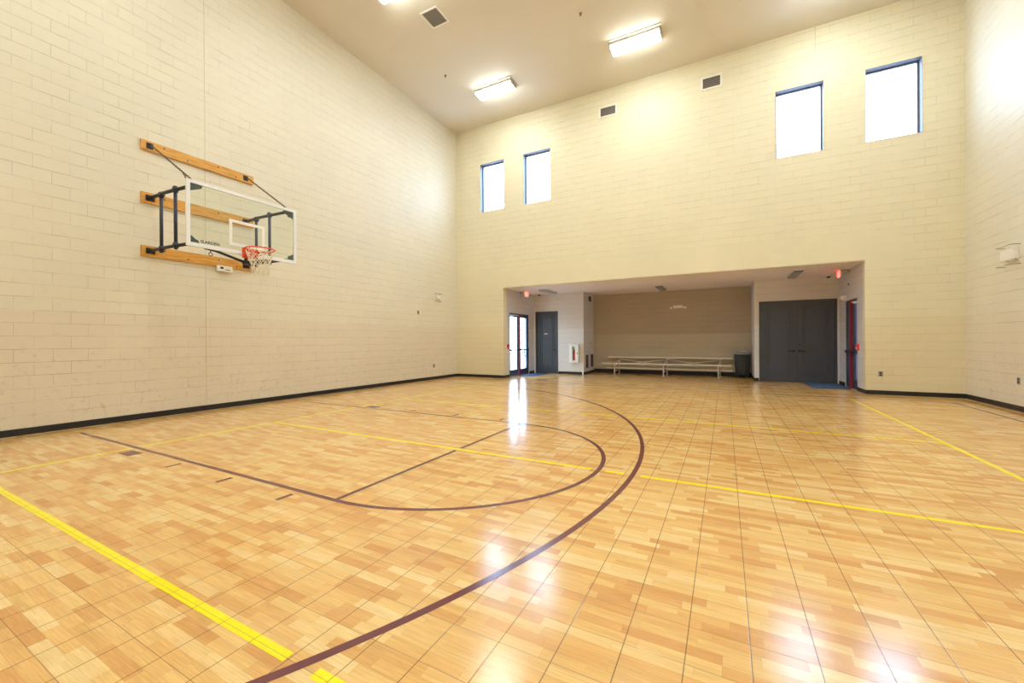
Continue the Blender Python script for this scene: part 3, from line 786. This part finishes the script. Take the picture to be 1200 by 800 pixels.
def caged_box(xw, s, ya, yb, za, zb, label):
    r = thing('caged_light', label, 'emergency light', (xw, (ya + yb) / 2, za))
    MB().box((xw, ya, za), (xw + s * 0.09, yb, zb), 0.012).build('body', M['white'], r)
    MB().box((xw + s * 0.09, ya + 0.06, za + 0.07), (xw + s * 0.093, yb - 0.06, zb - 0.08), 0.001).build('label_panel', M['vent_white'], r)
    for k in range(2):
        yy = ya + (yb - ya) * (0.22 + 0.56 * k)
        MB().lathe((xw + s * 0.055, yy, za - 0.012), [(0.03, -0.02), (0.035, 0.0), (0.028, 0.012)], 14, 'z').build('lamp_head', M['white'], r)
    for zz in (za - 0.11, zb + 0.07):
        m = MB(); m.tube([(xw, ya - 0.04, zz), (xw + s * 0.13, ya - 0.04, zz), (xw + s * 0.13, yb + 0.04, zz), (xw, yb + 0.04, zz)], 0.006, 6)
        m.build('guard_bar', M['steel'], r)
caged_box(XR, -1, 11.34, 11.74, 2.93, 3.13, 'white emergency light in a wire guard on the right wall')
caged_box(XL, 1, 11.93, 12.10, 3.0, 3.10, 'white emergency light in a wire guard on the left wall near the far corner')

for (sx_, sy_, lab) in ((-3.21, 9.9, 'tiny sprinkler head on the ceiling between the two far lights'), (-1.0, 9.6, 'tiny sprinkler head on the ceiling at the top edge, right of the middle light'), (-7.7, 10.2, 'tiny sprinkler head on the ceiling left of the left far light')):
    o = MB().lathe((sx_, sy_, ZC), [(0.035, 0.0), (0.035, -0.008), (0.012, -0.012), (0.010, -0.045), (0.026, -0.05), (0.026, -0.056)], 14).build('sprinkler_head', M['steel']); tag(o, lab, 'sprinkler')
# ------------------------------------------------------------------ fittings of the alcove
# unlit ceiling fixtures
def alc_light(x, y0, y1, wd, label, mat):
    r = thing('ceiling_light', label, 'ceiling light', (x, (y0 + y1) / 2, AZ))
    MB().box((x - wd / 2, y0, AZ - 0.03), (x + wd / 2, y1, AZ), 0.005).build('housing', M['white'], r)
    MB().prism([(x + a, y0 + 0.03, AZ - 0.03 + b) for a, b in ((-wd / 2 + 0.03, 0), (-wd / 2 + 0.06, -0.05), (wd / 2 - 0.06, -0.05), (wd / 2 - 0.03, 0))], (0, y1 - y0 - 0.06, 0)).build('lens', mat, r)
alc_light(-6.22, 14.25, 15.5, 0.38, 'unlit fluorescent light on the recess ceiling by the left glass doors', M['lens_off'])
alc_light(-2.13, 15.4, 16.7, 0.32, 'unlit fluorescent light on the recess ceiling above the bleachers', M['lens_blue'])
alc_light(1.88, 14.0, 15.5, 0.30, 'unlit fluorescent light on the recess ceiling before the grey double doors', M['lens_blue'])

def exit_sign(x, s, y, z, label, wallx):
    """sign parallel to the side wall, its lit face towards s, held by an arm from the wall"""
    r = thing('exit_sign', label, 'exit sign', (x, y, z))
    MB().box((x - 0.02, y - 0.16, z - 0.10), (x + 0.02, y + 0.16, z + 0.10), 0.006).build('housing', M['white'], r)
    f = x + s * 0.02
    MB().box((f, y - 0.15, z - 0.09), (f + s * 0.004, y + 0.15, z + 0.09), 0.001).build('face', M['exit'], r, 'glowing red face')
    if s > 0: R = Matrix(((0, 0, 1, 0), (1, 0, 0, 0), (0, 1, 0, 0), (0, 0, 0, 1)))
    else: R = Matrix(((0, 0, -1, 0), (-1, 0, 0, 0), (0, 1, 0, 0), (0, 0, 0, 1)))
    text_mesh('EXIT', 0.15, 0.001, M['exit_letter'], 'lettering', r, Matrix.Translation((f + s * 0.0055, y, z)) @ R)
    m = MB(); m.tube([(x - s * 0.02, y - 0.1, z + 0.09), (wallx, y - 0.1, z + 0.09)], 0.012, 8)
    m.box((wallx, y - 0.14, z + 0.03), (wallx + s * 0.03, y - 0.06, z + 0.12), 0.004)
    m.build('bracket', M['slat'], r)
exit_sign(-7.17, 1, 14.82, 3.30, 'red EXIT sign over the left glass doors', AX0)
exit_sign(2.96, -1, 14.85, 3.29, 'red EXIT sign over the right glass doors', AX1)

# alarm pull stations
for (xw, s, y, lab) in ((AX0, 1, 13.60, 'red alarm pull station left of the left glass doors'), (AX1, -1, 13.88, 'red alarm pull station beside the right glass doors')):
    r = thing('pull_station', lab, 'fire alarm', (xw, y, 1.15))
    MB().box((xw, y - 0.055, 1.10), (xw + s * 0.05, y + 0.055, 1.27), 0.008).build('body', M['red'], r)
    MB().box((xw + s * 0.05, y - 0.035, 1.14), (xw + s * 0.062, y + 0.035, 1.17), 0.003).build('handle', M['white'], r)
    w_ = thing('switch_plate', 'small pale switch plate under the red alarm by the %s glass doors' % ('left' if s > 0 else 'right'), 'switch', (xw, y, 1.0))
    MB().box((xw, y - 0.035, 0.94), (xw + s * 0.008, y + 0.035, 1.06), 0.002).build('plate', M['white'], w_)
    MB().box((xw + s * 0.008, y - 0.008, 0.985), (xw + s * 0.016, y + 0.008, 1.015), 0.001).build('toggle', M['gasket'], w_)
# speaker/sensor specks above the doors
for (xw, s, y, z, lab) in ((AX0, 1, 14.72, 2.86, 'tiny white sensor on the wall above the left glass doors'), (AX1, -1, 14.82, 2.98, 'tiny dark sensor on the wall above the right glass doors')):
    o = MB().lathe((xw, y, z), [(0.035, 0.0), (0.035, s * 0.02), (0.02, s * 0.035)], 16, 'x').build('sensor', M['white'] if s > 0 else M['slat']); tag(o, lab, 'sensor')
# white box at the top corner of the right doors
r = thing('door_alarm', 'small white alarm box at the top of the right glass doors', 'alarm', (AX1, 15.16, 2.58))
MB().box((AX1 - 0.09, 15.08, 2.54), (AX1, 15.26, 2.70), 0.012).build('body', M['white'], r)
MB().lathe((AX1 - 0.09, 15.17, 2.62), [(0.045, 0.0), (0.055, -0.05)], 16, 'x').build('horn', M['vent_white'], r)
# dome camera on the alcove ceiling
for (cx_, cy_, lab) in ((2.86, 15.72, 'small dome camera on the recess ceiling near the right EXIT sign'), (-7.0, 15.75, 'small dome camera on the recess ceiling near the left EXIT sign')):
    r = thing('dome_camera', lab, 'camera', (cx_, cy_, AZ))
    MB().lathe((cx_, cy_, AZ), [(0.08, 0.0), (0.08, -0.03), (0.065, -0.04)], 20).build('base', M['vent_white'], r)
    MB().lathe((cx_, cy_, AZ - 0.04), [(0.055, 0.0), (0.05, -0.03), (0.03, -0.05), (0.008, -0.056)], 20).build('dome', M['gasket'], r)

# fire extinguisher cabinet
r = thing('extinguisher_cabinet', 'white fire extinguisher cabinet on the wall right of the single grey door', 'cabinet', (-5.51, AY1, 0.5))
x0, x1, z0_, z1_ = -5.71, -5.32, 0.50, 1.24
m = MB(); yf = AY1 - 0.15
m.box((x0, yf, z0_), (x0 + 0.015, AY1, z1_)).box((x1 - 0.015, yf, z0_), (x1, AY1, z1_)).box((x0, yf, z1_ - 0.015), (x1, AY1, z1_)).box((x0, yf, z0_), (x1, AY1, z0_ + 0.015)).box((x0, AY1 - 0.01, z0_), (x1, AY1, z1_))
m.build('case', M['white'], r)
m = MB(); g0, g1 = x0 + 0.14, x1 - 0.13
m.box((x0, yf - 0.018, z0_), (g0, yf, z1_), 0.003).box((g1, yf - 0.018, z0_), (x1, yf, z1_), 0.003).box((g0, yf - 0.018, z0_), (g1, yf, z0_ + 0.09), 0.002).box((g0, yf - 0.018, z1_ - 0.09), (g1, yf, z1_), 0.002)
dd = m.build('door', M['white'], r)
MB().box((g0, yf - 0.011, z0_ + 0.09), (g1, yf - 0.007, z1_ - 0.09)).build('pane', M['glass'], dd)
MB().box((x1 - 0.05, yf - 0.035, 0.84), (x1 - 0.03, yf - 0.018, 0.92), 0.003).build('latch', M['steel'], dd)
ex = thing('fire_extinguisher', 'red fire extinguisher inside the white wall cabinet', 'fire extinguisher', ((g0 + g1) / 2, AY1 - 0.075, z0_ + 0.015))
cx_ = (g0 + g1) / 2; cy_ = AY1 - 0.078
MB().lathe((cx_, cy_, z0_ + 0.016), [(0.055, 0), (0.06, 0.01), (0.06, 0.36), (0.045, 0.41), (0.02, 0.43)], 20).build('cylinder', M['red'], ex)
m = MB(); m.lathe((cx_, cy_, z0_ + 0.446), [(0.022, 0), (0.022, 0.05)], 12); m.box((cx_ - 0.05, cy_ - 0.012, z0_ + 0.50), (cx_ + 0.06, cy_ + 0.012, z0_ + 0.52), 0.003); m.box((cx_ - 0.05, cy_ - 0.012, z0_ + 0.535), (cx_ + 0.05, cy_ + 0.012, z0_ + 0.55), 0.003)
m.tube([(cx_ - 0.03, cy_ - 0.02, z0_ + 0.48), (cx_ - 0.05, cy_ - 0.055, z0_ + 0.42), (cx_ - 0.02, cy_ - 0.064, z0_ + 0.28), (cx_ - 0.02, cy_ - 0.064, z0_ + 0.2)], 0.008, 8)
m.build('valve_and_hose', M['black'], ex)

# pilaster fittings on x = APL facing +x
def grille_y(x, ya, yb, za, zb, label, frame=True):
    r = thing('floor_vent' if za < 1.5 else 'high_vent', label, 'vent', (x, (ya + yb) / 2, za))
    MB().box((x, ya + 0.02, za + 0.02), (x + 0.006, yb - 0.02, zb - 0.02)).build('duct_back', M['vent_dark'], r)
    m = MB(); w = 0.02
    m.box((x, ya, za), (x + 0.014, ya + w, zb), 0.002).box((x, yb - w, za), (x + 0.014, yb, zb), 0.002).box((x, ya + w, za), (x + 0.014, yb - w, za + w), 0.002).box((x, ya + w, zb - w), (x + 0.014, yb - w, zb), 0.002)
    m.build('frame', M['frame_dark'], r)
    n = 8
    for k in range(n):
        z = za + 0.03 + (zb - za - 0.06) * (k + 0.5) / n
        MB().box((x + 0.005, ya + w, z - 0.004), (x + 0.012, yb - w, z + 0.004)).build('slat', M['frame_dark'], r)
grille_y(APL, 16.30, 16.62, 0.25, 0.80, 'dark louvred vent low on the return wall, nearer one of two')
grille_y(APL, 17.02, 17.34, 0.26, 0.81, 'dark louvred vent low on the return wall, farther one of two')
grille_y(APL, 16.72, 17.08, 3.08, 3.30, 'small dark vent high on the return wall left of the bleachers')
r = thing('switch_bank', 'pair of brass switch plates on the return wall above the low vents', 'switch', (APL, 16.85, 1.27))
for yy in (16.66, 16.95):
    MB().box((APL, yy, 1.20), (APL + 0.01, yy + 0.20, 1.34), 0.003).build('cover_plate', M['beige_plate'], r)
    MB().box((APL + 0.01, yy + 0.07, 1.24), (APL + 0.02, yy + 0.13, 1.30), 0.002).build('toggle', M['slat'], r)

# emergency light on the deep wall
r = thing('emergency_light', 'white twin-head emergency light on the tan wall above the bleachers', 'emergency light', (-1.66, AY2, 2.70))
MB().box((-1.84, AY2 - 0.09, 2.68), (-1.48, AY2, 2.80), 0.015).build('body', M['vent_white'], r)
for xx in (-1.92, -1.40):
    m = MB(); m.lathe((xx, AY2 - 0.05, 2.70), [(0.05, -0.05), (0.055, -0.01), (0.03, 0.03)], 16, 'y')
    m.tube([(xx, AY2 - 0.05, 2.72), (xx + (0.09 if xx < -1.6 else -0.09), AY2 - 0.05, 2.72)], 0.012, 6)
    m.build('lamp_head', M['vent_white'], r)
o = MB().box((APL - 0.055, AY1 - 0.03, 0.0), (APL - 0.005, AY1 - BT, 0.15), 0.004).build('door_stop', M['white']); tag(o, 'small white block at the foot of the wall corner by the cabinet', 'door stop')

# ------------------------------------------------------------------ bleachers
bl = thing('bleachers', 'low two-row aluminium bleachers along the tan back wall', 'bleachers', (-2.12, 16.9, 0))
def plank(xa, xb, y0, y1, z, nm):
    m = MB(); n = 3
    for k in range(n):
        a = y0 + (y1 - y0) * k / n; b = y0 + (y1 - y0) * (k + 1) / n - 0.004
        m.box((xa, a, z - 0.012), (xb, b, z), 0.003)
    m.box((xa, y0, z - 0.045), (xb, y0 + 0.012, z - 0.010), 0.002).box((xa, y1 - 0.016, z - 0.045), (xb, y1 - 0.004, z - 0.010), 0.002)
    m.box((xa - 0.006, y0 - 0.002, z - 0.046), (xa, y1, z + 0.001), 0.002).box((xb, y0 - 0.002, z - 0.046), (xb + 0.006, y1, z + 0.001), 0.002)
    return m.build(nm, M['alu'], bl)
plank(-4.52, 0.20, 16.52, 16.77, 0.475, 'front_seat')
plank(-4.42, 0.24, 17.12, 17.37, 0.715, 'rear_seat')
plank(-4.42, 0.24, 16.86, 17.11, 0.275, 'footboard')
FX = (-4.02, -2.12, -0.22)
for fx in FX:
    m = MB(); t_ = 0.024
    m.tube([(fx, 16.60, 0.0), (fx, 16.60, 0.425)], t_, 8)
    m.tube([(fx + 0.06, 17.20, 0.0), (fx + 0.06, 17.20, 0.62), (fx + 0.06, 17.24, 0.665), (fx + 0.06, 17.34, 0.665)], t_, 8)
    for yy_, xx_ in ((16.60, fx), (17.20, fx + 0.06)): m.box((xx_ - 0.04, yy_ - 0.05, 0), (xx_ + 0.04, yy_ + 0.05, 0.012), 0.003)
    m.tube([(fx, 16.60, 0.15), (fx + 0.06, 17.2, 0.15)], t_ * 0.7, 8)
    m.tube([(fx, 16.52, 0.405), (fx, 16.76, 0.405), (fx + 0.06, 17.19, 0.60)], t_ * 0.8, 8)
    m.build('leg_frame', M['alu'], bl)
for a, b in zip(FX, FX[1:]):
    for (za, zb, yo) in ((0.62, 0.36, 17.165), (0.36, 0.62, 17.15)):
        MB().tube([(a + 0.06, yo, za), (b + 0.06, yo, zb)], 0.017, 8).build('cross_brace', M['alu'], bl)

# ------------------------------------------------------------------ trash can
cx_, cy_ = 0.565, 17.08
tc = thing('trash_can', 'round dark grey trash can with a lid on a wheeled dolly, right of the bleachers', 'trash can', (cx_, cy_, 0))
m = MB().lathe((cx_, cy_, 0), [(0.205, 0.115), (0.215, 0.12), (0.235, 0.45), (0.258, 0.82), (0.272, 0.825), (0.272, 0.87), (0.255, 0.875)], 36)
for k in range(14):
    a = 2 * pi * k / 14; m.prism([(cx_ + 0.206 * cos(a), cy_ + 0.206 * sin(a), 0.14), (cx_ + 0.225 * cos(a), cy_ + 0.225 * sin(a), 0.14), (cx_ + 0.262 * cos(a), cy_ + 0.262 * sin(a), 0.78), (cx_ + 0.245 * cos(a), cy_ + 0.245 * sin(a), 0.78)], (-0.012 * sin(a), 0.012 * cos(a), 0))
for s_ in (-1, 1): m.tube([(cx_ + s_ * 0.26, cy_ - 0.05, 0.80), (cx_ + s_ * 0.285, cy_ - 0.05, 0.77), (cx_ + s_ * 0.285, cy_ + 0.05, 0.77), (cx_ + s_ * 0.26, cy_ + 0.05, 0.80)], 0.009, 8)
m.build('bin_body', M['bin'], tc)
MB().lathe((cx_, cy_, 0), [(0.276, 0.86), (0.278, 0.90), (0.26, 0.915), (0.20, 0.93), (0.06, 0.955), (0.0001, 0.957)], 36, capt=False).build('lid', M['binlid'], tc)
MB().lathe((cx_, cy_, 0), [(0.20, 0.085), (0.23, 0.088), (0.23, 0.118), (0.20, 0.12)], 30).build('dolly', M['black'], tc)
for k in range(4):
    a = pi / 4 + k * pi / 2; px, py = cx_ + 0.19 * cos(a), cy_ + 0.19 * sin(a)
    m = MB(); m.lathe((px - 0.012, py, 0.036), [(0.015, 0), (0.036, 0.002), (0.036, 0.022), (0.015, 0.024)], 16, 'x'); m.box((px - 0.018, py - 0.012, 0.04), (px + 0.018, py + 0.012, 0.088), 0.003)
    m.build('caster', M['steel'], tc)
o = MB().lathe((cx_ + 0.03, cy_ - 0.08, 0.959), [(0.03, 0.0), (0.07, 0.006), (0.085, 0.022), (0.08, 0.026), (0.03, 0.012)], 20).build('paper_plate', M['vent_white']); tag(o, 'small pale dish lying on the trash can lid', 'plate')

# ------------------------------------------------------------------ mats
def mat(x0, x1, y0, y1, label):
    r = thing('floor_mat', label, 'mat', ((x0 + x1) / 2, (y0 + y1) / 2, 0))
    MB().box((x0, y0, 0.0005), (x1, y1, 0.008), 0.002).build('rubber_edge', M['mat_edge'], r)
    m = MB()
    m.box((x0 + 0.05, y0 + 0.05, 0.006), (x1 - 0.05, y1 - 0.05, 0.011), 0.001)
    n = int((x1 - x0 - 0.1) / 0.03)
    for k in range(n): m.box((x0 + 0.055 + k * 0.03, y0 + 0.055, 0.010), (x0 + 0.07 + k * 0.03, y1 - 0.055, 0.0135))
    m.build('carpet', M['mat'], r)
mat(2.22, 3.12, 14.25, 15.88, 'blue floor mat before the right glass doors')
mat(-7.33, -6.62, 14.35, 15.95, 'blue floor mat before the left glass doors')
